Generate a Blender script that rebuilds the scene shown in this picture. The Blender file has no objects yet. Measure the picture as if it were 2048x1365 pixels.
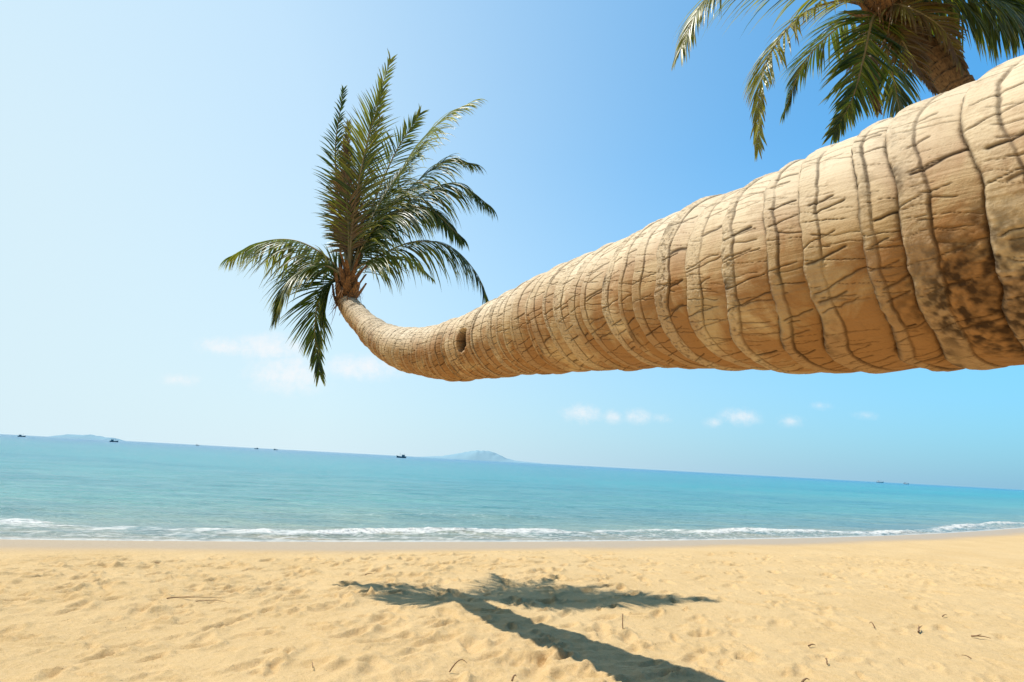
import bpy, math, random
import numpy as np
from mathutils import Vector, Matrix

scene = bpy.context.scene
col = scene.collection
scene.view_settings.view_transform = 'Standard'
scene.view_settings.look = 'None'
scene.view_settings.exposure = 0
SUN = Vector((-0.50, 0.0, 1.0)).normalized()      # towards the sun

# ------------------------------------------------------------------ helpers
def _hash(ix, iy, iz, seed):
    h = (ix.astype(np.int64) * 374761393 + iy.astype(np.int64) * 668265263 + iz.astype(np.int64) * 2147483647 + seed * 974634777) & 0xffffffff
    h = ((h ^ (h >> 13)) * 1274126177) & 0xffffffff
    h = (h ^ (h >> 16)) & 0xffffffff
    return h.astype(np.float32) / 4294967295.0

def vnoise(x, y, z=None, seed=0):
    if z is None:
        z = np.zeros_like(x)
    fx, fy, fz = np.floor(x), np.floor(y), np.floor(z)
    ux, uy, uz = (x - fx), (y - fy), (z - fz)
    ux = ux * ux * (3 - 2 * ux); uy = uy * uy * (3 - 2 * uy); uz = uz * uz * (3 - 2 * uz)
    ix, iy, iz = fx.astype(np.int64), fy.astype(np.int64), fz.astype(np.int64)
    def c(a, b, d): return _hash(ix + a, iy + b, iz + d, seed)
    def plane(d):
        a = c(0, 0, d) * (1 - ux) + c(1, 0, d) * ux
        b = c(0, 1, d) * (1 - ux) + c(1, 1, d) * ux
        return a * (1 - uy) + b * uy
    if not np.any(z):
        return plane(0) * 2 - 1
    return (plane(0) * (1 - uz) + plane(1) * uz) * 2 - 1

def fbm(x, y, z=None, oct=4, seed=0, gain=0.5):
    s = 0; a = 1.0; t = 0
    for o in range(oct):
        f = 2.03 ** o
        s = s + a * vnoise(x * f, y * f, None if z is None else z * f, seed + o * 17)
        t += a; a *= gain
    return s / t

def sstep(a, b, x):
    t = np.clip((x - a) / (b - a), 0, 1)
    return t * t * (3 - 2 * t)

def grid_mesh(name, X, Y, Z, attrs=None, wrap=False):
    nr, nc = X.shape
    me = bpy.data.meshes.new(name)
    co = np.stack([X, Y, Z], -1).reshape(-1, 3).astype(np.float32)
    idx = np.arange(nr * nc).reshape(nr, nc)
    if wrap:
        nx = np.roll(idx, -1, axis=1)
        q = np.stack([idx[:-1], nx[:-1], nx[1:], idx[1:]], -1).reshape(-1, 4)
    else:
        q = np.stack([idx[:-1, :-1], idx[:-1, 1:], idx[1:, 1:], idx[1:, :-1]], -1).reshape(-1, 4)
    me.vertices.add(len(co)); me.vertices.foreach_set('co', co.ravel())
    me.loops.add(q.size); me.loops.foreach_set('vertex_index', q.ravel().astype(np.int32))
    me.polygons.add(len(q))
    me.polygons.foreach_set('loop_start', (np.arange(len(q)) * 4).astype(np.int32))
    me.polygons.foreach_set('use_smooth', np.ones(len(q), dtype=bool))
    me.update(calc_edges=True)
    for k, v in (attrs or {}).items():
        a = me.attributes.new(k, 'FLOAT', 'POINT')
        a.data.foreach_set('value', np.ascontiguousarray(v).reshape(-1).astype(np.float32))
    return me

def add_obj(name, me, mat=None, parent=None, label=None, category=None, kind=None, group=None):
    o = bpy.data.objects.new(name, me)
    col.objects.link(o)
    if mat is not None: me.materials.append(mat)
    if parent is not None: o.parent = parent
    if label: o['label'] = label
    if category: o['category'] = category
    if kind: o['kind'] = kind
    if group: o['group'] = group
    return o

def new_mat(name):
    m = bpy.data.materials.new(name); m.use_nodes = True
    nt = m.node_tree
    b = nt.nodes['Principled BSDF']
    return m, nt, b

class NB:
    def __init__(s, nt): s.nt = nt
    def n(s, t, **kw):
        nd = s.nt.nodes.new(t)
        for k, v in kw.items(): setattr(nd, k, v)
        return nd
    def link(s, a, b): s.nt.links.new(a, b)
    def setin(s, sock, v):
        if hasattr(v, 'is_output'): s.link(v, sock)
        else: sock.default_value = v
    def math(s, op, a, b=0.0, c=None, clamp=False):
        nd = s.n('ShaderNodeMath', operation=op); nd.use_clamp = clamp
        s.setin(nd.inputs[0], a); s.setin(nd.inputs[1], b)
        if c is not None: s.setin(nd.inputs[2], c)
        return nd.outputs[0]
    def mix(s, f, a, b, bt='MIX'):
        nd = s.n('ShaderNodeMix', data_type='RGBA', blend_type=bt)
        s.setin(nd.inputs[0], f)
        for i, v in ((6, a), (7, b)):
            if isinstance(v, tuple): v = (v[0], v[1], v[2], 1)
            s.setin(nd.inputs[i], v)
        return nd.outputs[2]
    def ramp(s, v, lo, hi, a=0.0, b=1.0):
        nd = s.n('ShaderNodeMapRange'); nd.clamp = True
        s.setin(nd.inputs[0], v)
        nd.inputs[1].default_value = lo; nd.inputs[2].default_value = hi
        nd.inputs[3].default_value = a; nd.inputs[4].default_value = b
        return nd.outputs[0]
    def noise(s, vec, scale, detail=3, rough=0.5, dist=0.0):
        nd = s.n('ShaderNodeTexNoise'); s.link(vec, nd.inputs['Vector'])
        nd.inputs['Scale'].default_value = scale; nd.inputs['Detail'].default_value = detail
        nd.inputs['Roughness'].default_value = rough; nd.inputs['Distortion'].default_value = dist
        return nd.outputs[0]
    def attr(s, name):
        nd = s.n('ShaderNodeAttribute'); nd.attribute_name = name; return nd.outputs['Fac']
    def pos(s, scale=(1, 1, 1), rot=(0, 0, 0)):
        tc = s.n('ShaderNodeNewGeometry'); mp = s.n('ShaderNodeMapping')
        mp.inputs['Scale'].default_value = scale; mp.inputs['Rotation'].default_value = rot
        s.link(tc.outputs['Position'], mp.inputs['Vector']); return mp.outputs[0]
    def bump(s, h, strength, dist, prev=None):
        nd = s.n('ShaderNodeBump'); s.link(h, nd.inputs['Height'])
        nd.inputs['Strength'].default_value = strength; nd.inputs['Distance'].default_value = dist
        if prev is not None: s.link(prev, nd.inputs['Normal'])
        return nd.outputs[0]

# ------------------------------------------------------------------ camera
pitch = math.radians(11.98); roll = math.radians(3.13)
Fv = Vector((0, math.cos(pitch), math.sin(pitch)))
U0 = Vector((0, -math.sin(pitch), math.cos(pitch))); R0 = Vector((1, 0, 0))
Rv = R0 * math.cos(roll) + U0 * math.sin(roll)
Uv = -R0 * math.sin(roll) + U0 * math.cos(roll)
cd = bpy.data.cameras.new('camera'); cam = bpy.data.objects.new('camera', cd); col.objects.link(cam)
M = Matrix((Rv, Uv, -Fv)).transposed().to_4x4(); M.translation = Vector((0, 0, 1.0))
cam.matrix_world = M
cd.lens = 20.0; cd.sensor_width = 36.0; cd.clip_start = 0.05; cd.clip_end = 20000
scene.camera = cam

# ------------------------------------------------------------------ sun + sky
sl = bpy.data.lights.new('sun', 'SUN'); sl.energy = 5.0; sl.angle = math.radians(0.6); sl.color = (1, .95, .86)
so = bpy.data.objects.new('sun', sl); col.objects.link(so)
so.rotation_euler = (-SUN).to_track_quat('-Z', 'Y').to_euler()

w = bpy.data.worlds.new('World'); scene.world = w; w.use_nodes = True
nt = w.node_tree; nb = NB(nt)
bg = nt.nodes['Background']
sky = nb.n('ShaderNodeTexSky', sky_type='NISHITA'); sky.sun_disc = False
sky.sun_elevation = math.asin(SUN.z); sky.sun_rotation = math.atan2(SUN.x, SUN.y)
sky.air_density = 1.0; sky.dust_density = 0.3; sky.ozone_density = 1.0
tc = nb.n('ShaderNodeTexCoord'); sx = nb.n('ShaderNodeSeparateXYZ'); nb.link(tc.outputs['Generated'], sx.inputs[0])
yy = nb.math('MAXIMUM', sx.outputs[1], 0.02)
px = nb.math('DIVIDE', sx.outputs[0], yy); pz = nb.math('DIVIDE', sx.outputs[2], yy)
cv = nb.n('ShaderNodeCombineXYZ'); nb.link(px, cv.inputs[0]); nb.link(pz, cv.inputs[1])
clouds = [(-.431, .178, .095, .034, 1.1), (-.512, .174, .065, .022, 1), (-.389, .131, .10, .048, 1.05), (-.263, .150, .095, .032, 1.1),
          (-.58, .11, .050, .015, .7), (.13, .089, .050, .023, .9), (.183, .087, .028, .017, .8), (.227, .09, .032, .019, .9),
          (.27, .089, .024, .012, .6), (.407, .099, .050, .021, .8), (.362, .085, .026, .013, .7), (.495, .096, .034, .015, .65),
          (.55, .126, .028, .011, .5), (.63, .113, .037, .010, .45)]
mask = None
for (cx, cz, rx, rz, s) in clouds:
    ax = nb.math('DIVIDE', nb.math('SUBTRACT', px, cx), rx); az = nb.math('DIVIDE', nb.math('SUBTRACT', pz, cz), rz)
    d = nb.math('ADD', nb.math('MULTIPLY', ax, ax), nb.math('MULTIPLY', az, az))
    v = nb.math('MULTIPLY', nb.math('SUBTRACT', 1.0, nb.math('SQRT', d)), s)
    mask = v if mask is None else nb.math('MAXIMUM', mask, v)
cn = nb.noise(cv.outputs[0], 46, 9, 0.68)
cm = nb.math('ADD', mask, nb.math('MULTIPLY', nb.math('SUBTRACT', cn, 0.5), 2.5))
cm = nb.math('MULTIPLY', nb.ramp(cm, -.05, 1.3), nb.ramp(mask, 0.0, 0.55))
cm = nb.math('MULTIPLY', cm, nb.ramp(sx.outputs[1], 0.05, 0.1))
blue = nb.mix(1.0, sky.outputs[0], (.60, 1.72, 2.10), 'MULTIPLY')
dn = nb.n('ShaderNodeVectorMath', operation='DOT_PRODUCT'); nb.link(tc.outputs['Generated'], dn.inputs[0])
dn.inputs[1].default_value = Vector((-.86, .42, .12)).normalized()
f1 = nb.math('POWER', nb.ramp(dn.outputs['Value'], -.32, .92), 1.15)
fh = nb.math('POWER', nb.ramp(sx.outputs[2], .50, 0.0), 1.3)
g1 = nb.math('SUBTRACT', 1.0, nb.math('MULTIPLY', f1, .94)); g2 = nb.math('SUBTRACT', 1.0, nb.math('MULTIPLY', fh, .99))
fz = nb.math('SUBTRACT', 1.0, nb.math('MULTIPLY', g1, g2))
hz = nb.mix(nb.ramp(f1, .0, .80), (2.0, 3.95, 5.4), (5.4, 6.7, 7.25))
skyc = nb.mix(fz, blue, hz)
skyc = nb.mix(nb.math('MULTIPLY', cm, 0.85), skyc, (7.4, 7.4, 7.5))
dk1 = nb.ramp(sx.outputs[1], -.35, .15, .4, 1.0); dk2 = nb.ramp(sx.outputs[2], .93, .68, .45, 1.0)
st = nb.math('MULTIPLY', nb.math('MULTIPLY', dk1, dk2), .13)
nb.link(skyc, bg.inputs['Color']); nb.link(st, bg.inputs['Strength'])

# ------------------------------------------------------------------ shore functions
def ys(x):
    a = 10.27 + .42 * x + .009 * x * x
    lo = 10.27 + .42 * -6 + .009 * 36; hi = 10.27 + .42 * 18 + .009 * 324
    a = np.where(x < -6, lo + (x + 6) * .31, a)
    return np.where(x > 18, hi + (x - 18) * .7, a)
SEA = -0.35
def sand_base(x, y):
    q = (y - ys(x)) * .88
    up = 0.0 - 0.35 * np.exp(-np.clip(-q, 0, None) / 3.2)
    z = np.where(q < 0, up, SEA - .09 * q)
    z = np.maximum(z, -4.0)
    return z, q

def stretch(a, b, step, lo, hi, g=1.12):
    core = list(np.arange(a, b, step))
    out = []; s = step; v = core[-1]
    while v < hi: s *= g; v += s; out.append(v)
    pre = []; s = step; v = a
    while v > lo: s *= g; v -= s; pre.append(v)
    return np.array(pre[::-1] + core + out)

# ------------------------------------------------------------------ sand
rng = np.random.default_rng(4)
xs = stretch(-7.5, 8.5, .016, -4000, 4000, 1.10)
yv = stretch(2.4, 9.0, .016, -300, 6000, 1.08)
X, Y = np.meshgrid(xs, yv)
Z, Q = sand_base(X, Y)
near = sstep(-1.4, -2.9, Q) * (np.abs(X) < 60)
Z = Z + near * (.07 * fbm(X * .5, Y * .6, oct=3, seed=3))
lump = fbm(X * 4.2, Y * 5.2, oct=5, seed=8, gain=.6)
rough_zone = .38 + .65 * np.clip(fbm(X * .35 + 3, Y * .4, oct=2, seed=21) * 1.8 + .35 - X * .09, 0, 1)
Z = Z + near * rough_zone * (.021 * lump + .013 * (1 - 2 * np.abs(fbm(X * 5.0, Y * 6.0, oct=4, seed=33))) + .011 * fbm(X * 17, Y * 19, oct=4, seed=39, gain=.6))
for i in range(3800):
    cx = rng.uniform(-7.3, 8.3); cy = 2.5 + 6.3 * rng.random() ** 1.1
    dens = .85 - .075 * cx
    if rng.random() > dens: continue
    a = rng.normal(.9, .6); la = rng.uniform(.025, .12); lb = la * rng.uniform(.3, .6); dep = rng.uniform(.003, .022) * (1 if cx < 1.5 else .65)
    R = la * 3
    i0, i1 = np.searchsorted(xs, [cx - R, cx + R]); j0, j1 = np.searchsorted(yv, [cy - R, cy + R])
    if i1 - i0 < 2 or j1 - j0 < 2: continue
    dx = X[j0:j1, i0:i1] - cx; dy = Y[j0:j1, i0:i1] - cy
    wx = la * lump[j0:j1, i0:i1] * 2.0
    u = (dx * math.cos(a) + dy * math.sin(a) + wx * .5) / la; v = (-dx * math.sin(a) + dy * math.cos(a) + wx * .4) / lb
    r2 = u * u + v * v
    prof = -np.exp(-r2 * r2 * .8) + .5 * np.exp(-((np.sqrt(r2) - 1.35) ** 2) * 6) * (1 + .9 * u)
    Z[j0:j1, i0:i1] += prof * dep * near[j0:j1, i0:i1]
wet = sstep(-2.1, -1.1, Q + .35 * fbm(X * .5, Y * .5, oct=3, seed=5))
GZ = Z
me = grid_mesh('ground', X, Y, Z, {'wet': wet, 'q': Q})
m, nt, b = new_mat('sand'); nb = NB(nt)
p = nb.pos()
n1 = nb.noise(p, 1.3, 4); n2 = nb.noise(p, 38, 5, .65); n3 = nb.noise(p, 300, 3, .7); n4 = nb.noise(p, 60, 2, .5)
c = nb.mix(nb.ramp(n1, .3, .7), (.58, .395, .175), (.67, .48, .24))
c = nb.mix(nb.ramp(n2, .35, .75), c, (.70, .50, .265))
c = nb.mix(nb.ramp(n3, .50, .74), c, (.32, .19, .085))
c = nb.mix(nb.ramp(n4, .73, .77, 0, .85), c, (.13, .075, .035))
wetf = nb.attr('wet')
c = nb.mix(nb.math('MULTIPLY', wetf, .85), c, (.45, .325, .20))
nb.link(c, b.inputs['Base Color'])
nb.link(nb.ramp(wetf, 0, 1, .95, .38), b.inputs['Roughness'])
b.inputs['Specular IOR Level'].default_value = .25
bs = nb.bump(n3, .5, .006, nb.bump(n2, .7, .016))
nb.link(bs, b.inputs['Normal'])
add_obj('ground', me, m, label='sunlit golden sand beach trampled with footprints', category='beach', kind='structure')

# ------------------------------------------------------------------ sea
xs2 = stretch(-14, 26, .05, -7000, 7000, 1.09)
qv = stretch(-1.6, 5.0, .035, -2.2, 9000, 1.03)
X, Qy = np.meshgrid(xs2, qv)
Y = ys(X) + Qy
q = Qy * .88
Zs = np.full_like(X, SEA)
fade = np.exp(-np.clip(q, 0, None) / 60)
P = X * .9 + Y * .42
Zs += fade * sstep(-.5, 3, q) * .032 * fbm(P * .7, q * 2.2, oct=4, seed=71, gain=.6)
Zs += fade * sstep(4, 9, q) * .08 * fbm(P * .14, q * .5, oct=5, seed=77, gain=.6)
line = .95 + 1.0 * fbm(X * .30, X * 0 + .3, oct=4, seed=50) + np.clip(-X, 0, 9) * .12
strength = np.clip(.62 + .9 * fbm(X * .55, X * 0 + 3.3, oct=3, seed=51) - np.clip(X - 2, 0, 10) * .02 - np.clip(-X - 3, 0, 4) * .10, .10, 1)
hgt = .05 * strength
dq = q - line
bump = np.where(dq < 0, np.exp(-(dq / .30) ** 2), np.exp(-(dq / .40) ** 2))
foam_n = fbm(X * 5, q * 7, oct=5, seed=60, gain=.75)
Zs += bump * hgt + np.clip(bump, 0, 1) * .08 * np.abs(foam_n) * strength
foam = sstep(.30, 1.05, bump * (.60 + .75 * strength) + 1.2 * foam_n - sstep(0.0, .6, dq) * .45) * .88
line2 = 3.6 + 1.1 * fbm(X * .22, X * 0 + 7.3, oct=3, seed=55)
b2 = np.exp(-((q - line2) / .35) ** 2)
on2 = sstep(-.1, .4, fbm(X * .18, X * 0 + 1.7, oct=2, seed=56))
Zs += b2 * .06 * on2
sb, _ = sand_base(X, Y)
edge = Zs - sb
lace = np.abs(fbm(X * 3.3, q * 4.2, oct=3, seed=64))
foam = np.maximum(foam, sstep(.10, .02, lace) * sstep(line + .1, line - .2, q) * .6)
foam = np.maximum(foam, sstep(.022, .004, edge + .012 * foam_n) * .65)
foam = np.maximum(foam, sstep(.09, .02, lace) * b2 * .35 * on2)
me = grid_mesh('sea', X, Y, Zs, {'foam': foam, 'q': q})
m, nt, b = new_mat('sea_water'); nb = NB(nt)
qa = nb.attr('q'); fo = nb.attr('foam')
p = nb.pos(scale=(.28, 1, 1), rot=(0, 0, math.radians(-22)))
big = nb.noise(p, .10, 4, .6); mid = nb.noise(p, 1.3, 6, .70); small = nb.noise(p, 7, 4, .6)
far = nb.noise(p, .035, 8, .75)
qn = nb.math('ADD', qa, nb.math('MULTIPLY', nb.math('SUBTRACT', big, .5), nb.math('MULTIPLY', qa, 1.1)))
c = nb.mix(nb.ramp(qn, .2, 2.0), (.42, .36, .25), (.30, .40, .33))
c = nb.mix(nb.ramp(qn, 1.8, 7), c, (.15, .40, .38))
c = nb.mix(nb.ramp(qn, 7, 30), c, (.030, .35, .40))
c = nb.mix(nb.ramp(qn, 35, 300), c, (.002, .175, .36))
c = nb.mix(nb.ramp(mid, .38, .62, 0, .48), c, (.016, .20, .26))
c = nb.mix(nb.ramp(far, .44, .58, 0, .38), c, (.004, .16, .28))
c = nb.mix(fo, c, (.80, .79, .76))
nb.link(c, b.inputs['Base Color'])
nb.link(nb.ramp(fo, 0, 1, .18, .8), b.inputs['Roughness'])
b.inputs['IOR'].default_value = 1.33
b.inputs['Specular IOR Level'].default_value = .26
bs = nb.bump(small, .8, .09, nb.bump(mid, 1.0, .5))
nb.link(bs, b.inputs['Normal'])
add_obj('sea', me, m, label='calm turquoise sea with small foamy waves breaking', category='sea', kind='structure')

# ------------------------------------------------------------------ islands
m_is, nt, b = new_mat('hazy_island'); nb = NB(nt)
p = nb.pos(); n = nb.noise(p, .02, 5, .6)
nb.link(nb.mix(n, (.22, .37, .46), (.27, .42, .50)), b.inputs['Base Color']); b.inputs['Roughness'].default_value = 1  # distance haze is painted into this pale blue base colour
b.inputs['Specular IOR Level'].default_value = 0
def island(name, x0, x1, yc, prof, label):
    n = 120; r = 14
    u = np.linspace(0, 1, n); v = np.linspace(-1, 1, r)
    U, V = np.meshgrid(u, v)
    hp = np.interp(U, [a for a, _ in prof], [h for _, h in prof])
    hp = hp * (1 + .22 * fbm(U * 22, V * 3, oct=4, seed=9))
    Zi = hp * (1 - V * V) * 1.0 + SEA - .5
    me = grid_mesh(name, x0 + (x1 - x0) * U, yc + V * (x1 - x0) * .22, Zi)
    add_obj(name, me, m_is, label=label, category='island', kind='structure')
island('island', -470, 250, 3000, [(0, 0), (.1, 6), (.2, 12), (.27, 24), (.36, 38), (.45, 52), (.52, 48), (.6, 36), (.66, 17), (.72, 10), (.85, 5), (1, 0)], 'hazy blue hilly island on the sea horizon')
island('island', -2330, -1990, 3000, [(0, 0), (.08, 10), (.25, 20), (.4, 18), (.55, 22), (.75, 14), (.9, 12), (1, 0)], 'low hazy blue island on the sea horizon')

# ------------------------------------------------------------------ boats
def simple_mat(name, colr, rough=.7, var=.15, scale=6):
    m, nt, b = new_mat(name); nb = NB(nt)
    n = nb.noise(nb.pos(), scale, 4)
    d = tuple(v * (1 - var) for v in colr); e = tuple(min(1, v * (1 + var)) for v in colr)
    nb.link(nb.mix(n, d, e), b.inputs['Base Color']); b.inputs['Roughness'].default_value = rough
    return m
m_hull = simple_mat('dark_hull_paint', (.06, .13, .17)); m_cab = simple_mat('cabin_paint', (.22, .32, .36)); m_white = simple_mat('white_hull_paint', (.7, .72, .72))
m_mast = simple_mat('mast_wood', (.10, .14, .16))
def from_pd(name, v, f, smooth=False):
    me = bpy.data.meshes.new(name); me.from_pydata([tuple(a) for a in v], [], f)
    if smooth: me.polygons.foreach_set('use_smooth', [True] * len(f))
    me.update(); return me
def box(v, f, x0, x1, y0, y1, z0, z1, t=0.0):
    k = len(v)
    v += [(x0, y0, z0), (x1, y0, z0), (x1, y1, z0), (x0, y1, z0), (x0 + t, y0 + t * .3, z1), (x1 - t, y0 + t * .3, z1), (x1 - t, y1 - t * .3, z1), (x0 + t, y1 - t * .3, z1)]
    f += [(k, k + 3, k + 2, k + 1), (k + 4, k + 5, k + 6, k + 7), (k, k + 1, k + 5, k + 4), (k + 1, k + 2, k + 6, k + 5), (k + 2, k + 3, k + 7, k + 6), (k + 3, k, k + 4, k + 7)]
def boat(x, y, L, hm, label, rot=0.0, flip=1):
    e = bpy.data.objects.new('fishing_boat', None); col.objects.link(e)
    e.location = (x, y, SEA); e.rotation_euler = (0, 0, rot)
    e['label'] = label; e['category'] = 'boat'; e['group'] = 'boats out on the sea'
    v = []; f = []; ns = 13
    for i in range(ns):
        u = i / (ns - 1); s = (u - .5) * 2
        wd = .15 * L * (1 - max(0, s) ** 2.4) * (1 - .25 * max(0, -s) ** 3) + .01
        top = .13 * L + .10 * L * max(0, s) ** 2 + .03 * L * max(0, -s) ** 2
        xx = flip * s * L / 2
        v += [(xx, -wd, top), (xx * .93, -wd * .65, -.02 * L), (xx * .93, wd * .65, -.02 * L), (xx, wd, top)]
    for i in range(ns - 1):
        a = i * 4
        for k in range(3): f.append((a + k, a + k + 1, a + k + 5, a + k + 4))
        f.append((a + 3, a, a + 4, a + 7))
    f += [(0, 1, 2, 3), tuple((ns - 1) * 4 + k for k in (3, 2, 1, 0))]
    add_obj('hull', from_pd('hull', v, f), hm, e)
    s0, s1 = (-.34, -.04) if flip > 0 else (.04, .34)
    v = []; f = []
    box(v, f, s0 * L, s1 * L, -.09 * L, .09 * L, .12 * L, .29 * L, .01 * L)
    add_obj('cabin', from_pd('cabin', v, f), m_cab if hm is m_hull else m_white, e)
    v = []; f = []
    box(v, f, (s0 - .03) * L, (s1 + .03) * L, -.11 * L, .11 * L, .292 * L, .32 * L)
    add_obj('roof', from_pd('roof', v, f), m_cab if hm is m_hull else m_white, e)
    for (mx, z0, z1, r) in ((flip * .14, .12, .50, .008), (-flip * .25, .321, .46, .005)):
        v = []; f = []
        box(v, f, (mx - r) * L, (mx + r) * L, -r * L, r * L, z0 * L, z1 * L)
        add_obj('mast', from_pd('mast', v, f), m_mast, e)
dl = 'dark wooden fishing boat with cabin on turquoise sea'
boat(-71.6, 400, 6.8, m_hull, 'dark fishing boat with high bow and cabin', 0.1, -1)
boat(-283, 420, 5.4, m_hull, dl, .5, 1)
boat(-383, 460, 5.0, m_hull, dl, .6, 1)
boat(-477, 900, 5.0, m_hull, 'small distant dark boat on the horizon', .4, 1)
boat(-300, 700, 4.8, m_hull, 'small distant dark boat on the horizon', .3, -1)
boat(-277, 700, 4.8, m_hull, 'small distant dark boat on the horizon', .3, 1)
boat(645, 1000, 11, m_white, 'pale white boat far out at sea', -.5, 1)
boat(690, 1000, 9, m_white, 'pale white boat far out at sea', -.5, 1)

# ------------------------------------------------------------------ palm trunk
def catmull(pts, n):
    P = [Vector(p) for p in pts]; P = [P[0] * 2 - P[1]] + P + [P[-1] * 2 - P[-2]]
    out = []
    segs = len(P) - 3
    for i in range(n):
        t = i / (n - 1) * segs; k = min(int(t), segs - 1); t -= k
        a, b_, c_, d = P[k:k + 4]
        out.append(.5 * ((2 * b_) + (-a + c_) * t + (2 * a - 5 * b_ + 4 * c_ - d) * t * t + (-a + 3 * b_ - 3 * c_ + d) * t ** 3))
    return out

def axis_table(pts, dia):
    n = 600
    C = np.array([tuple(v) for v in catmull(pts, n)])
    D = np.interp(np.linspace(0, len(pts) - 1, n), np.arange(len(pts)), dia)
    ker = np.ones(25) / 25; Dp = np.pad(D, 12, mode='edge'); D = np.convolve(Dp, ker, 'valid')
    s = np.concatenate([[0], np.cumsum(np.linalg.norm(np.diff(C, axis=0), axis=1))])
    T = np.gradient(C, s, axis=0); T /= np.linalg.norm(T, axis=1)[:, None]
    N = np.zeros_like(T); v = np.cross(T[0], [0, 0, 1.0]); v /= np.linalg.norm(v); N[0] = v
    for i in range(1, n):
        v = N[i - 1] - T[i] * np.dot(N[i - 1], T[i]); N[i] = v / np.linalg.norm(v)
    B = np.cross(T, N)
    return C, D, s, T, N, B

def trunk_mesh(name, pts, dia, sgrid, nth, spacing, seed, amp=1.0, hole=None, burl=None):
    C, D, s, T, N, B = axis_table(pts, dia)
    rg = np.random.default_rng(seed)
    S0 = np.array(sgrid(s[-1])); th = np.linspace(0, 2 * math.pi, nth, endpoint=False)
    S, TH = np.meshgrid(S0, th, indexing='ij')
    def it(A): return np.stack([np.interp(S0, s, A[:, k]) for k in range(3)], -1)
    Ci, Ni, Bi = it(C), it(N), it(B); R0_ = np.interp(S0, s, D) / 2
    rings = [0.0]
    while rings[-1] < s[-1] + .3: rings.append(rings[-1] + spacing(rings[-1]) * rg.uniform(.5, 1.5))
    rings = np.array(rings); nr = len(rings)
    RR = R0_[:, None]; rel = RR / .27
    cx, cy = np.cos(TH), np.sin(TH)
    wob = .028 * fbm(cx * 1.0 + S * 1.5, cy * 1.0, oct=2, seed=seed + 1) * rel + .007 * fbm(cx * 4 + S * 3, cy * 4, S * 2, oct=4, seed=seed + 2, gain=.6) * rel
    Sw = S + wob * 1.5
    k = np.clip(np.searchsorted(rings, Sw.ravel(), side='right').reshape(Sw.shape) - 1, 0, nr - 2)
    a = rings[k]; b_ = rings[k + 1]; t = np.clip((Sw - a) / (b_ - a), 0, 1); Lg = b_ - a
    r1 = rg.random(nr); r2 = rg.random(nr); r3 = rg.random(nr); r4 = rg.random(nr)
    A = (.55 + .85 * r1 ** 1.3)[k]
    pitted = (np.clip((r4 - .55) / .45, 0, 1) ** .6)[k]
    wd = (.22 + .26 * r2)[k]
    gv = .5 + .5 * fbm(cx * 2.6 + k * 3.1, cy * 2.6, k * 1.7, oct=4, seed=seed + 5, gain=.6)
    gv = np.clip(gv * 2.0 - .40, 0, 1)
    X3, Y3, Z3 = cx * RR, cy * RR, S
    we = wd + .07 * fbm(X3 * 14, Y3 * 14, Z3 * 6, oct=3, seed=seed + 7)
    scar = sstep(0, .02, t) * sstep(we + .03, we - .01, t)
    jag = 1 + .5 * fbm(X3 * 40, Y3 * 40, Z3 * 10, oct=2, seed=seed + 70)
    seam0 = np.exp(-(t * Lg / (.0058 * rel * jag)) ** 2) + np.exp(-((1 - t) * Lg / (.0036 * rel * jag)) ** 2)
    seam1 = np.exp(-((t - we - .025) * Lg / (.0026 * rel)) ** 2)
    ti = np.clip((t - wd) / (1 - wd), 0, 1)
    h = .0045 * A * scar * (.3 + gv) + .019 * A * (1 - t) ** 1.1 + .005 * A * np.sin(ti * math.pi) ** .6 * (ti > 0)
    h -= .011 * np.clip(seam0, 0, 1) * (.15 + gv) * A + .0022 * seam1 * gv
    h += .012 * fbm(X3 * 2.4, Y3 * 2.4, Z3 * 2.6, oct=2, seed=seed + 9) + .004 * fbm(X3 * 9, Y3 * 9, Z3 * 9, oct=2, seed=seed + 10)
    h += .0008 * fbm(X3 * 30, Y3 * 30, Z3 * 30, oct=3, seed=seed + 11)
    pn = fbm(X3 * 120, Y3 * 120, Z3 * 120, oct=2, seed=seed + 13)
    pit = np.clip(pn - .10, 0, 1) * scar * (.04 + .96 * pitted)
    h -= .0036 * pit
    crack = np.zeros_like(S); ki = k.astype(np.int64)
    for layer, (dens, wid, pr, dp) in enumerate(((.11, .0030, .62, 1.0), (.055, .0018, .70, 1.0), (.030, .0012, .62, .85), (.020, .0009, .5, .6))):
        ncell = max(6, int(2 * math.pi * .27 / dens))
        wv = .030 * fbm(S * 9, cx * 3, cy * 3, oct=4, seed=seed + 20 + layer, gain=.65)
        u = (TH + (wv * .55 + (.22 if layer < 2 else -.15) * (t - .5) * Lg) / .27) / (2 * math.pi) * ncell
        ci = np.floor(u).astype(np.int64) % ncell; fr = (u - np.floor(u))
        L1 = np.full_like(ci, layer)
        hh = _hash(ci, ki, L1, seed + 31); h2 = _hash(ci, ki, L1 + 5, seed + 37); h3 = _hash(ci, ki, L1 + 9, seed + 41)
        pos = .2 + .6 * h2
        dist = np.abs(fr - pos) * (2 * math.pi * RR / ncell)
        t0 = wd * (h3 * 1.8 - .7); t1 = 1.08 - (.42 if layer < 2 else .75) * _hash(ci, ki, L1 + 12, seed) ** 1.5
        inside = sstep(t0, t0 + .06, t) * sstep(t1, t1 - .06, t)
        w_ = wid * (.45 + .9 * h3) * (.5 + .55 * inside) * rel
        cr = np.exp(-(dist / w_) ** 2) * inside * (hh < pr) * (.65 + .35 * h2) * dp
        crack = np.maximum(crack, cr)
    h -= .0040 * crack
    hk = np.zeros_like(S)
    Rf = RR - .008 * rel + h * amp * (.45 + .55 * rel)
    rad = cx[..., None] * Ni[:, None, :] + cy[..., None] * Bi[:, None, :]
    P = Ci[:, None, :] + Rf[..., None] * rad
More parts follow.
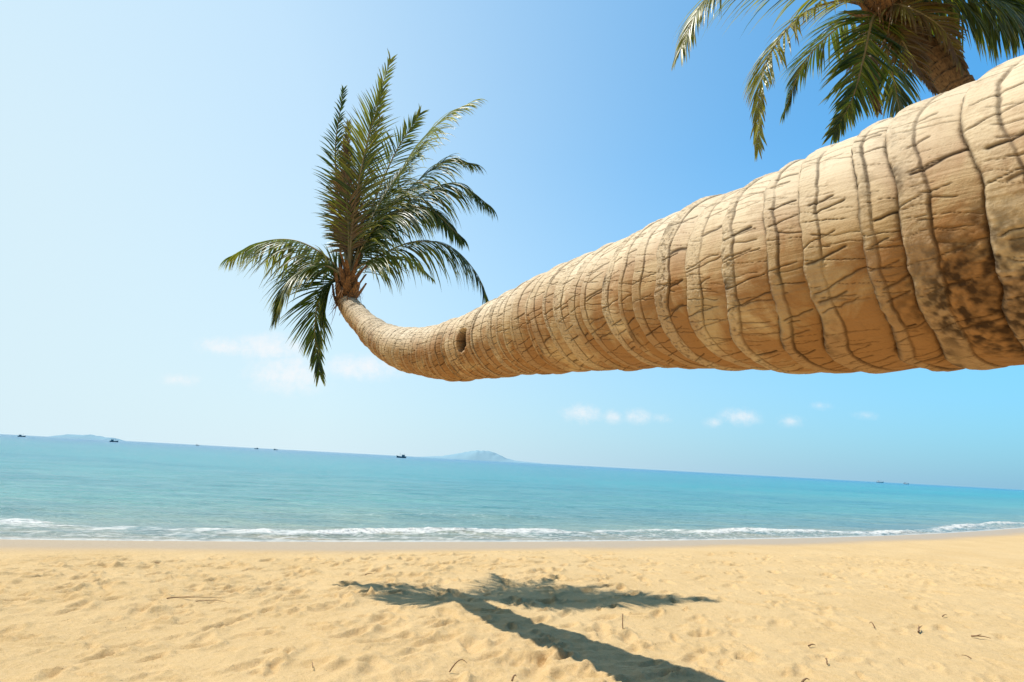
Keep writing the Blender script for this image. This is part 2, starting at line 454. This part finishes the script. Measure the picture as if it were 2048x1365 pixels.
    for (hp, hr, hd) in (hole or []):
        dd = np.linalg.norm((P - np.array(hp)) / np.array(hr), axis=-1)
        rag = dd + .30 * fbm(P[..., 0] * 30, P[..., 2] * 30, P[..., 1] * 30, oct=2, seed=3)
        mk = sstep(1.05, .75, rag)
        hk = np.maximum(hk, mk); P -= (mk * hd)[..., None] * rad
    bk = np.zeros_like(S)
    for (hp, hr) in (burl or []):
        dd = np.linalg.norm((P - np.array(hp)) / hr, axis=-1) + .35 * fbm(X3 * 6, Y3 * 6, Z3 * 6, oct=2, seed=6)
        mk = sstep(1.1, .5, dd); cell = fbm(X3 * 75, Y3 * 75, Z3 * 75, oct=3, seed=8)
        P += (mk * (.003 * cell))[..., None] * rad
        bk = np.maximum(bk, mk * np.clip(.55 - cell * 1.5, 0, 1))
    dark = np.maximum(crack, np.clip(seam0 * 1.25, 0, 1) * (.35 + .65 * gv) * np.clip(A, .5, 1))
    dark = np.maximum(dark, seam1 * np.clip(gv, 0, .8))
    smut = sstep(.15, .5, fbm(X3 * 10, Y3 * 10, Z3 * 10 + 40, oct=5, seed=seed + 60, gain=.65)) * np.exp(-(t * Lg / (.030 * rel)) ** 2)
    dark = np.maximum(dark, smut * .85)
    dark = np.maximum(dark, hk); dark = np.clip(np.maximum(dark, np.clip(pit * 1.6, 0, .45)), 0, 1); dark = np.maximum(dark, bk * .9)
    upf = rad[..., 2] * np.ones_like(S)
    fib = fbm(cx * 42, cy * 42, S * 2.5 + k * 7.7, oct=3, seed=seed + 50)
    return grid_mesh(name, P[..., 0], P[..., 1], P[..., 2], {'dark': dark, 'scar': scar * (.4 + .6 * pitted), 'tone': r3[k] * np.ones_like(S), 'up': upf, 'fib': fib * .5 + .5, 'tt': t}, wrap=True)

m_tr, nt, b = new_mat('palm_bark'); nb = NB(nt)
p = nb.pos()
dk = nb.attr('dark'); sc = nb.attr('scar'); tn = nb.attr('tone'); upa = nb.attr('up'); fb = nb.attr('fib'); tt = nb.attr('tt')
nA = nb.noise(p, 5, 6, .65, .6); nB = nb.noise(p, 34, 6, .7); nC = nb.noise(p, 190, 4, .7); nD = nb.noise(p, 2.2, 3)
c = nb.mix(tn, (.45, .31, .155), (.70, .54, .33))
c = nb.mix(nb.ramp(fb, .35, .7, 0, .45), c, (.46, .29, .13))
stain_shade = nb.math('ADD', nb.math('ADD', nA, nb.math('MULTIPLY', upa, -.16)), nb.math('MULTIPLY', nb.math('SUBTRACT', tt, .5), .07))  # brown blotches, thickened on the underside to paint its shade into the colour
c = nb.mix(nb.ramp(stain_shade, .46, .60, 0, .85), c, (.34, .165, .058))
lit_top = nb.math('MULTIPLY', nb.ramp(upa, -.15, .50), nb.ramp(nD, .3, .6, .5, .9))  # sunlit upper side painted in as a paler bark colour
c = nb.mix(lit_top, c, (.78, .66, .49))
c = nb.mix(nb.math('MULTIPLY', sc, .55), c, (.58, .47, .32))
c = nb.mix(nb.ramp(nB, .52, .75, 0, .45), c, (.26, .145, .065))
c = nb.mix(nb.ramp(nC, .62, .78, 0, .5), c, (.17, .10, .055))
c = nb.mix(nb.math('MULTIPLY', dk, .97), c, (.024, .012, .006))
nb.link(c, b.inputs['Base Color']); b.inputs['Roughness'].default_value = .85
b.inputs['Specular IOR Level'].default_value = .2
vo = nb.n('ShaderNodeTexVoronoi'); nb.link(p, vo.inputs['Vector']); vo.inputs['Scale'].default_value = 150
hh = nb.math('MULTIPLY', vo.outputs['Distance'], nb.math('ADD', sc, .03))
nb.link(nb.bump(nC, .4, .003, nb.bump(hh, .4, .004, nb.bump(fb, .6, .004, nb.bump(nB, .3, .006)))), b.inputs['Normal'])

main_pts = [(-1.50, 4.86, 2.42), (-1.475, 4.86, 2.30), (-1.243, 4.63, 2.066), (-1.013, 4.36, 1.884), (-.749, 4.03, 1.752), (-.405, 3.684, 1.690),
            (-.072, 3.274, 1.705), (.191, 2.864, 1.704), (.386, 2.462, 1.676), (.632, 1.861, 1.612), (.772, 1.464, 1.552),
            (.886, 1.233, 1.534), (.992, 1.031, 1.520), (1.15, .72, 1.47), (1.4, .15, 1.32), (1.8, -.7, .95), (2.3, -1.6, .35), (2.7, -2.3, -.4)]
main_dia = [.135, .15, .19, .24, .30, .37, .435, .485, .51, .52, .54, .55, .57, .60, .60, .64, .70, .85]
def sg_main(L):
    out = []; v = 0
    while v < L:
        out.append(v)
        if v < 2.0: st = .0042
        elif v < 3.4: st = .0032
        elif v < 5.5: st = .0020
        else: st = .01
        v += st
    return out
def sp_main(s): return float(np.interp(s, [0, 1.2, 2.4, 3.4, 5.5, 8], [.045, .055, .085, .11, .115, .14]))

def make_tree(label, loc):
    e = bpy.data.objects.new('palm_tree', None); col.objects.link(e)
    e['label'] = label; e['category'] = 'palm tree'
    e.location = loc
    bpy.context.view_layer.update()
    return e
def part(name, me, mat, e, label=None):
    o = add_obj(name, me, mat, e, label)
    o.matrix_parent_inverse = Matrix.Translation(e.location).inverted()
    return o

# ------------------------------------------------------------------ fronds
m_fr, nt, b = new_mat('palm_leaf'); nb = NB(nt)
dry = nb.attr('dry'); rn = nb.attr('rnd')
p = nb.pos(); n = nb.noise(p, 9, 3)
c = nb.mix(rn, (.024, .048, .010), (.090, .125, .018))
c = nb.mix(nb.ramp(dry, .15, .5), c, (.32, .30, .045))
c = nb.mix(nb.ramp(dry, .5, .9), c, (.17, .105, .055))
c = nb.mix(nb.ramp(n, .4, .8, 0, .4), c, (.02, .034, .01))
nb.link(c, b.inputs['Base Color']); b.inputs['Roughness'].default_value = .34
tr = nb.n('ShaderNodeBsdfTranslucent'); nb.link(nb.mix(1.0, c, (2.1, 2.2, .7), 'MULTIPLY'), tr.inputs['Color'])
ms = nb.n('ShaderNodeMixShader'); ms.inputs[0].default_value = .33
nb.link(b.outputs[0], ms.inputs[1]); nb.link(tr.outputs[0], ms.inputs[2])
nb.link(ms.outputs[0], nt.nodes['Material Output'].inputs['Surface'])
m_ra, nt, b = new_mat('palm_rachis'); nb = NB(nt)
nb.link(nb.mix(nb.ramp(nb.noise(nb.pos(), 14, 3), .3, .7), (.16, .14, .05), (.26, .19, .08)), b.inputs['Base Color']); b.inputs['Roughness'].default_value = .5

def frond_mesh(base, rel, leaf, seed, dryness=0.0, droop=.5, up=(0, 0, 1), n=80, w0=.0185, rad=.012, start=.14, a0=64, a1=20, be0=16, twist=.4):
    rg = random.Random(seed)
    pts = [Vector(base)] + [Vector(base) + Vector(r) for r in rel]
    C = catmull(pts, 48)
    V = []; Fc = []; dr = []; rnd = []; mi = []
    up = Vector(up).normalized(); fr = []
    for i in range(48):
        T = (C[min(i + 1, 47)] - C[max(i - 1, 0)]).normalized()
        sd = T.cross(up)
        if sd.length < .05: sd = fr[-1][1].copy() if fr else Vector((1, 0, 0))
        sd.normalize(); nn = sd.cross(T).normalized()
        if fr and sd.dot(fr[-1][1]) < 0: sd = -sd; nn = -nn
        fr.append((T, sd, nn))
    tw0 = rg.uniform(-twist, twist); tw1 = tw0 + rg.uniform(-twist * 1.6, twist * 1.6)
    for i in range(48):
        r = rad * (1 - i / 47 * .85)
        if i < 6: r *= 1 + (6 - i) * .22
        T, sd, nn = fr[i]
        aa = tw0 + (tw1 - tw0) * i / 47
        sd, nn = sd * math.cos(aa) + nn * math.sin(aa), nn * math.cos(aa) - sd * math.sin(aa)
        fr[i] = (T, sd, nn)
        for k in range(6):
            a = k * math.pi / 3
            V.append(C[i] + sd * math.cos(a) * r * 1.2 + nn * math.sin(a) * r * .8); dr.append(dryness); rnd.append(.5)
    for i in range(47):
        for k in range(6):
            Fc.append((i * 6 + k, i * 6 + (k + 1) % 6, (i + 1) * 6 + (k + 1) % 6, (i + 1) * 6 + k)); mi.append(1)
    for sgn in (-1, 1):
        clump = rg.uniform(0, 6)
        for j in range(n):
            t = start + (1 - start) * (j + rg.uniform(-.3, .3)) / (n - 1); t = min(max(t, start), 1)
            if rg.random() < .04: continue
            x = t * 47; k = min(int(x), 46); f = x - k
            c0 = C[k].lerp(C[k + 1], f); T, sd, nn = fr[k]
            tt_ = (t - start) / (1 - start)
            al = math.radians(a0 + (a1 - a0) * tt_ ** .8 + rg.uniform(-6, 6) + 5 * math.sin(j * .55 + clump))
            L = leaf * (.55 + .45 * math.sin(math.pi * min(1, tt_ * 1.25 + .1) ** .9)) * (1 - .45 * max(0, tt_ - .55) / .45) * rg.uniform(.85, 1.08)
            be = math.radians(be0 + rg.uniform(-12, 12))
            d0 = (T * math.cos(al) + (sd * sgn * math.cos(be) + nn * math.sin(be)) * math.sin(al)).normalized()
            g = droop * rg.uniform(.75, 1.25); k0 = len(V)
            dv = dryness + rg.uniform(-.12, .14) + (.15 if rg.random() < .12 else 0) + .12 * max(0, tt_ - .6); rv = rg.random()
            prev = c0; d = d0.copy(); NS = 6
            wb = w0 * rg.uniform(.8, 1.2)
            side_j = Vector((rg.uniform(-1, 1), rg.uniform(-1, 1), 0)) * .07
            for q_ in range(NS + 1):
                u = q_ / NS
                wv = wb * (0.45 + 1.1 * u if u < .35 else .84 * (1 - ((u - .35) / .65) ** 1.6)) * .5
                wdir = d.cross(nn)
                if wdir.length < .05: wdir = d.cross(Vector((0.3, .2, 1)))
                wdir.normalize(); n2 = wdir.cross(d).normalized()
                V += [prev + wdir * wv + n2 * wv * .45, prev, prev - wdir * wv + n2 * wv * .45]
                dd = dv + (.35 if u > .8 else 0) * (rv < .6)
                dr += [dd] * 3; rnd += [rv] * 3
                if q_ < NS:
                    d = (d + (Vector((0, 0, -1)) * g + side_j) * (1.3 / NS) * (.4 + u)).normalized()
                    prev = prev + d * (L / NS)
            for q_ in range(NS):
                a = k0 + q_ * 3
                Fc += [(a, a + 1, a + 4, a + 3), (a + 1, a + 2, a + 5, a + 4)]; mi += [0, 0]
    me = from_pd('frond', V, Fc, True)
    me.materials.append(m_fr); me.materials.append(m_ra)
    me.polygons.foreach_set('material_index', mi)
    for nm, dat in (('dry', dr), ('rnd', rnd)):
        a = me.attributes.new(nm, 'FLOAT', 'POINT'); a.data.foreach_set('value', dat)
    return me

m_fib, nt, b = new_mat('crown_fibre'); nb = NB(nt)
pf = nb.pos(scale=(1, 1, .25))
nf = nb.noise(pf, 60, 5, .7)
nb.link(nb.mix(nb.ramp(nf, .35, .65), (.07, .034, .014), (.34, .17, .065)), b.inputs['Base Color']); b.inputs['Roughness'].default_value = .9
nb.link(nb.bump(nf, .8, .02), b.inputs['Normal'])
def sheath(base, axis, L, r0, r1, seed, out=.0):
    rg = random.Random(seed); V = []; Fc = []
    ax = Vector(axis).normalized(); s1 = ax.cross(Vector((0, 1, .1))).normalized(); s2 = ax.cross(s1)
    for i in range(26):
        a = i * 2.4; h = L * (i / 26) * .75; r = r0 + (r1 - r0) * (i / 26)
        dirv = s1 * math.cos(a) + s2 * math.sin(a); tang = ax.cross(dirv)
        k = len(V); NS = 6; wl = r * rg.uniform(.9, 1.5); ll = L * rg.uniform(.35, .6); fl = rg.uniform(.0, .10) + out
        for q_ in range(NS + 1):
            u = q_ / NS; ww = wl * (1 - u * .75) * .5 * rg.uniform(.85, 1.15)
            c0 = Vector(base) + ax * (h + ll * u) + dirv * (r * (.85 + .3 * math.sin(u * 3.0)) + fl * u * u)
            V += [c0 - tang * ww - dirv * ww * .35, c0 + dirv * .006, c0 + tang * ww - dirv * ww * .35, c0 - dirv * .012]
        for q_ in range(NS):
            a_ = k + q_ * 4
            for z in range(4): Fc.append((a_ + z, a_ + (z + 1) % 4, a_ + 4 + (z + 1) % 4, a_ + 4 + z))
    for i in range(70):
        a = rg.uniform(0, 6.28); h = rg.uniform(.0, .6) * L; dirv = s1 * math.cos(a) + s2 * math.sin(a); tang = ax.cross(dirv)
        c0 = Vector(base) + ax * h + dirv * r0 * 1.05; k = len(V); ln = rg.uniform(.05, .20); ww = rg.uniform(.003, .010)
        for q_ in range(4):
            u = q_ / 3; c1 = c0 + dirv * .06 * u + Vector((0, 0, -1)) * ln * u * u + tang * .02 * u * rg.uniform(-1, 1)
            V += [c1 - tang * ww * (1 - u * .8), c1 + tang * ww * (1 - u * .8)]
        for q_ in range(3): Fc.append((k + q_ * 2, k + q_ * 2 + 1, k + q_ * 2 + 3, k + q_ * 2 + 2))
    return from_pd('fibre', V, Fc)

# ---- leaning palm
tree = make_tree('leaning coconut palm with thick ringed trunk over sand', (2.6, -2.2, 0.0))
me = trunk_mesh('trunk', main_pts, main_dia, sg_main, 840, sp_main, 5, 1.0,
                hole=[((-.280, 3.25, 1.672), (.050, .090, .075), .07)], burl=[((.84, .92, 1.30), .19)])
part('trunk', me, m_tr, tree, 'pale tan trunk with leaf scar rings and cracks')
B0 = Vector((-1.478, 4.82, 2.54)); k_ = .85
Zup = (0, 0, 1); FR = (0, -1, 0)
def sc_(L): return [(a * k_, b * k_, c * k_) for a, b, c in L]
fr_main = [
 ([(-.02, .10, .88), (-.02, .25, 1.90), (.08, .4, 2.85)], .52, .42, .25, FR, 12, .5, 62),
 ([(.10, .2, .92), (.24, .45, 1.78), (.46, .6, 2.42)], .52, .22, .45, FR, 12, .5, 62),
 ([(-.18, .05, .60), (-.34, .10, 1.45), (-.35, .15, 2.20)], .30, .0, .45, FR, 10, .5, 56),
 ([(.19, .12, .76), (.44, .25, 1.58), (.76, .30, 2.12), (1.12, .3, 2.40)], .72, .30, 1.1, (-.5, -.6, .4), 0, .3, 84),
 ([(.20, .1, .70), (.52, .2, 1.22), (.88, .2, 1.56), (1.20, .15, 1.52)], .68, .12, 1.2, (-.4, -.6, .5), -4, .3, 84),
 ([(.25, .05, .55), (.64, .1, 1.00), (1.04, .1, 1.16), (1.42, .05, .90)], .74, .0, 1.5, (-.1, -.35, 1), -14, .25, 88),
 ([(.22, .0, .16), (.62, .05, .40), (1.01, .05, .38), (1.32, .05, .10), (1.50, .05, -.28)], .68, .03, 1.5, (0, -.3, 1), -14, .2, 88),
 ([(-.25, .0, .26), (-.62, .05, .44), (-1.04, .2, .46), (-1.46, .4, .34)], .74, .16, 1.6, (0, -.35, 1), -18, .2, 88),
 ([(-.14, .0, .04), (-.27, .0, -.18), (-.26, -.02, -.56), (-.15, -.05, -.96)], .54, .05, .45, (-.3, -1, .2), 6, .25, 78),
 ([(-.22, -.1, .10), (-.42, -.2, .0), (-.54, -.25, -.24), (-.58, -.25, -.50)], .54, .14, .9, (-.4, -.7, .5), 0, .25, 78),
 ([(.0, -.05, .75), (.06, -.1, 1.45), (.18, -.15, 2.10)], .48, .20, .50, (.2, -1, .3), 14, .6, 62),
 ([(.1, .3, .7), (.3, .6, 1.25), (.6, .9, 1.6)], .54, .05, .9, (-.2, -.6, .8), 6, .4, 74),
 ([(-.12, .08, .70), (-.23, .15, 1.35), (-.26, .2, 1.90)], .30, .85, .6, FR, 10, .5, 60),
 ([(-.02, .10, .7), (-.02, .2, 1.4), (.06, .3, 2.10)], .34, .95, .6, FR, 10, .5, 60),
 ([(.12, .0, .44), (.38, -.1, .76), (.78, -.15, .84), (1.14, -.2, .54)], .68, .0, 1.5, (0, -.4, 1), -14, .25, 88),
 ([(-.05, -.02, .45), (-.12, -.04, .9), (-.17, -.05, 1.4)], .32, .95, .6, FR, 10, .5, 60),
 ([(.12, .05, .6), (.32, .1, 1.16), (.62, .15, 1.70)], .56, .10, .9, (-.3, -.7, .5), 2, .3, 74),
 ([(-.05, .4, .5), (-.15, .9, .8), (-.25, 1.35, .8)], .46, .05, 1.0, (0, -.3, 1), 0, .3, 70),
 ([(.15, .4, .4), (.40, .9, .65), (.65, 1.3, .55)], .46, .05, 1.0, (0, -.3, 1), 0, .3, 70),
]
for i, (rel, leaf, dry_, dp, up, be0, tws_, nl) in enumerate(fr_main):
    me = frond_mesh(B0 + Vector((0, 0, random.Random(i).uniform(-.12, .05))), sc_(rel), leaf * k_, 100 + i, dry_, dp, up, be0=be0, twist=tws_, n=nl, w0=.0195 if nl > 65 else .017)
    part('frond', me, None, tree, 'dry brown palm frond' if dry_ > .7 else ('yellowing palm frond' if dry_ > .28 else None))
part('fibre', sheath((-1.485, 4.86, 2.26), (0.02, -.05, 1), .40, .09, .05, 3, .02), m_fib, tree, 'orange brown fibrous sheaths at crown base')

# ---- second palm
tree2 = make_tree('tall coconut palm crown with drooping dark fronds', (4.3, 3.05, 0.0))
p2 = [(2.44, 3.43, 4.40), (2.50, 3.41, 4.24), (2.94, 3.35, 3.54), (3.6, 3.2, 2.0), (4.1, 3.1, .6), (4.3, 3.05, -.2)]
me = trunk_mesh('trunk', p2, [.12, .145, .185, .24, .34, .44], lambda L: list(np.arange(0, L, .008)), 160, lambda s: .07, 15, 1.2)
m_tr2, nt, b = new_mat('shaded_palm_bark'); nb = NB(nt)  # darker bark for the second trunk, its shade put into the base colour
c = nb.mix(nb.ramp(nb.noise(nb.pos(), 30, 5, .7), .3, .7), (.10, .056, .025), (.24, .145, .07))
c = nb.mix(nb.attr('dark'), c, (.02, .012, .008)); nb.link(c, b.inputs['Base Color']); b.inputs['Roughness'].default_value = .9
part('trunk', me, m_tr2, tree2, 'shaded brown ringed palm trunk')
C2 = Vector((2.47, 3.42, 4.28))
fr2 = [
 ([(-.34, -.05, .22), (-.92, -.1, .18), (-1.28, -.1, -.12), (-1.44, -.1, -.50)], .66, .24, 1.1, (0, -.3, 1), -5, .2),
 ([(-.22, 0, .05), (-.54, 0, -.08), (-.78, 0, -.40), (-.88, 0, -.74), (-.90, 0, -1.14)], .42, .44, .9, (-.7, -.3, .6), 0, .2),
 ([(-.10, -.05, -.16), (-.18, -.05, -.46), (-.28, -.05, -.78), (-.42, -.05, -1.04)], .42, .14, .5, (-.4, -.9, .3), 8, .3),
 ([(.02, -.1, -.25), (.10, -.12, -.50), (.22, -.12, -.74)], .22, .95, .5, (-.3, -.8, .3), 10, .5),
 ([(-.04, .1, -.12), (-.02, .16, -.36), (.06, .2, -.66)], .24, .9, .6, (-.5, -.8, .2), 10, .5),
 ([(.05, -.15, -.12), (.25, -.2, -.32), (.36, -.2, -.62)], .26, .8, .6, (-.2, -.8, .5), 10, .5),
 ([(.25, -.05, .12), (.58, -.1, .08), (.85, -.1, -.15), (1.0, -.1, -.4)], .54, .0, 1.3, Zup, -8, .3),
 ([(.3, -.1, .35), (.8, -.2, .35), (1.25, -.2, .0), (1.4, -.2, -.4)], .58, .0, 1.3, Zup, -8, .3),
 ([(.3, .05, .2), (.7, .1, .26), (1.1, .15, .12), (1.4, .2, -.1)], .58, .0, 1.3, Zup, -8, .3),
 ([(.2, -.12, .02), (.45, -.25, -.08), (.7, -.3, -.3), (.8, -.3, -.5)], .48, .0, 1.2, Zup, -8, .3),
 ([(0, 0, .5), (-.05, .1, 1.2), (-.2, .2, 1.8)], .45, .1, .3, FR, 16, .4),
 ([(.2, 0, .5), (.5, .1, 1.1), (.9, .2, 1.4)], .45, .1, .5, FR, 16, .4),
 ([(-.2, 0, .4), (-.6, -.2, .9), (-1.1, -.3, 1.1)], .45, .1, .5, FR, 16, .4),
 ([(0, .3, .2), (-.1, .8, .2), (-.15, 1.1, -.1)], .42, .05, .9, Zup, 0, .4),
 ([(.15, .2, -.05), (.35, .4, -.3), (.45, .5, -.6)], .42, .1, .9, Zup, 0, .4),
 ([(.1, -.25, .15), (.25, -.6, .18), (.4, -.85, .0)], .46, .05, 1.0, Zup, 0, .4),
]
for i, (rel, leaf, dry_, dp, up, be0, tws_) in enumerate(fr2):
    me = frond_mesh(C2, rel, leaf, 300 + i, dry_, dp, up, n=84, w0=.0185, be0=be0, twist=tws_)
    part('frond', me, None, tree2, 'dry brown palm frond' if dry_ > .7 else ('yellow green drooping palm frond' if dry_ > .3 else None))
part('fibre', sheath((2.54, 3.40, 4.12), (-.35, 0.05, 1), .40, .10, .07, 8, .04), m_fib, tree2)

# ------------------------------------------------------------------ twigs
m_tw = simple_mat('dry_twig', (.24, .14, .07), .9, .4, 30)
def twig(x, y, L, ang, r, lift, seed, label, cat='twig', branches=1):
    rg = random.Random(seed); V = []; Fc = []
    def tube(pts, r):
        k = len(V); n = len(pts)
        for i, p_ in enumerate(pts):
            T = (pts[min(i + 1, n - 1)] - pts[max(i - 1, 0)]).normalized(); s1 = T.cross(Vector((0.1, .2, 1))).normalized(); s2 = T.cross(s1)
            rr = r * (1 - .7 * i / (n - 1))
            for j in range(5): V.append(p_ + (s1 * math.cos(j * 1.2566) + s2 * math.sin(j * 1.2566)) * rr)
        for i in range(n - 1):
            for j in range(5): Fc.append((k + i * 5 + j, k + i * 5 + (j + 1) % 5, k + i * 5 + 5 + (j + 1) % 5, k + i * 5 + 5 + j))
    d = Vector((math.cos(ang), math.sin(ang), 0)); s = Vector((-d.y, d.x, 0)); P = []
    for i in range(8):
        u = i / 7; P.append(d * (u - .5) * L + s * rg.uniform(-.03, .03) * L + Vector((0, 0, .012 + lift * math.sin(u * 2.6))))
    tube(P, r)
    for b_ in range(branches):
        a = P[2 + b_]; sg = rg.choice([-1, 1])
        tube([a, a + d * .12 * L + s * sg * .06 * L + Vector((0, 0, .01)), a + d * .25 * L + s * sg * .14 * L + Vector((0, 0, .02))], r * .6)
    me = from_pd('twig', V, Fc, True)
    o = add_obj('twig', me, m_tw, None, label, cat, None, 'driftwood bits scattered on the sand')
    i = min(np.searchsorted(xs, x), len(xs) - 1); j = min(np.searchsorted(yv, y), len(yv) - 1)
    o.location = (x, y, float(GZ[j, i]) - .002)
tws = [(-2.15, 4.35, .36, .15, .004, .01, 1), (-2.0, 4.3, .26, -.1, .003, .02, 2), (.83, 4.05, .07, 1.4, .004, .08, 3), (3.0, 4.35, .16, .9, .007, .02, 4), (2.7, 4.4, .06, 1.6, .005, .03, 5),
       (-.18, 3.15, .10, .6, .004, .05, 6), (3.4, 4.3, .11, -.5, .006, .01, 7), (1.9, 3.55, .06, 1.2, .005, .02, 8), (2.0, 3.9, .05, .2, .006, .01, 9), (3.6, 4.9, .07, .5, .005, .01, 10),
       (-.9, 3.1, .06, 2.0, .003, .01, 11), (2.9, 3.3, .05, .8, .005, .01, 12), (-1.2, 5.6, .07, .2, .005, .01, 13), (-3.4, 6.0, .10, .3, .006, .01, 14), (2.9, 3.8, .05, 2.2, .004, .01, 15),
       (.1, 3.05, .04, 1.0, .006, .02, 16), (1.6, 3.2, .05, .4, .006, .015, 17)]
for (x, y, L, a, r, lf, sd) in tws:
    twig(x, y, L, a, r, lf, sd, 'thin dry brown twig lying on pale sand', 'twig', 1 if L > .1 else 0)
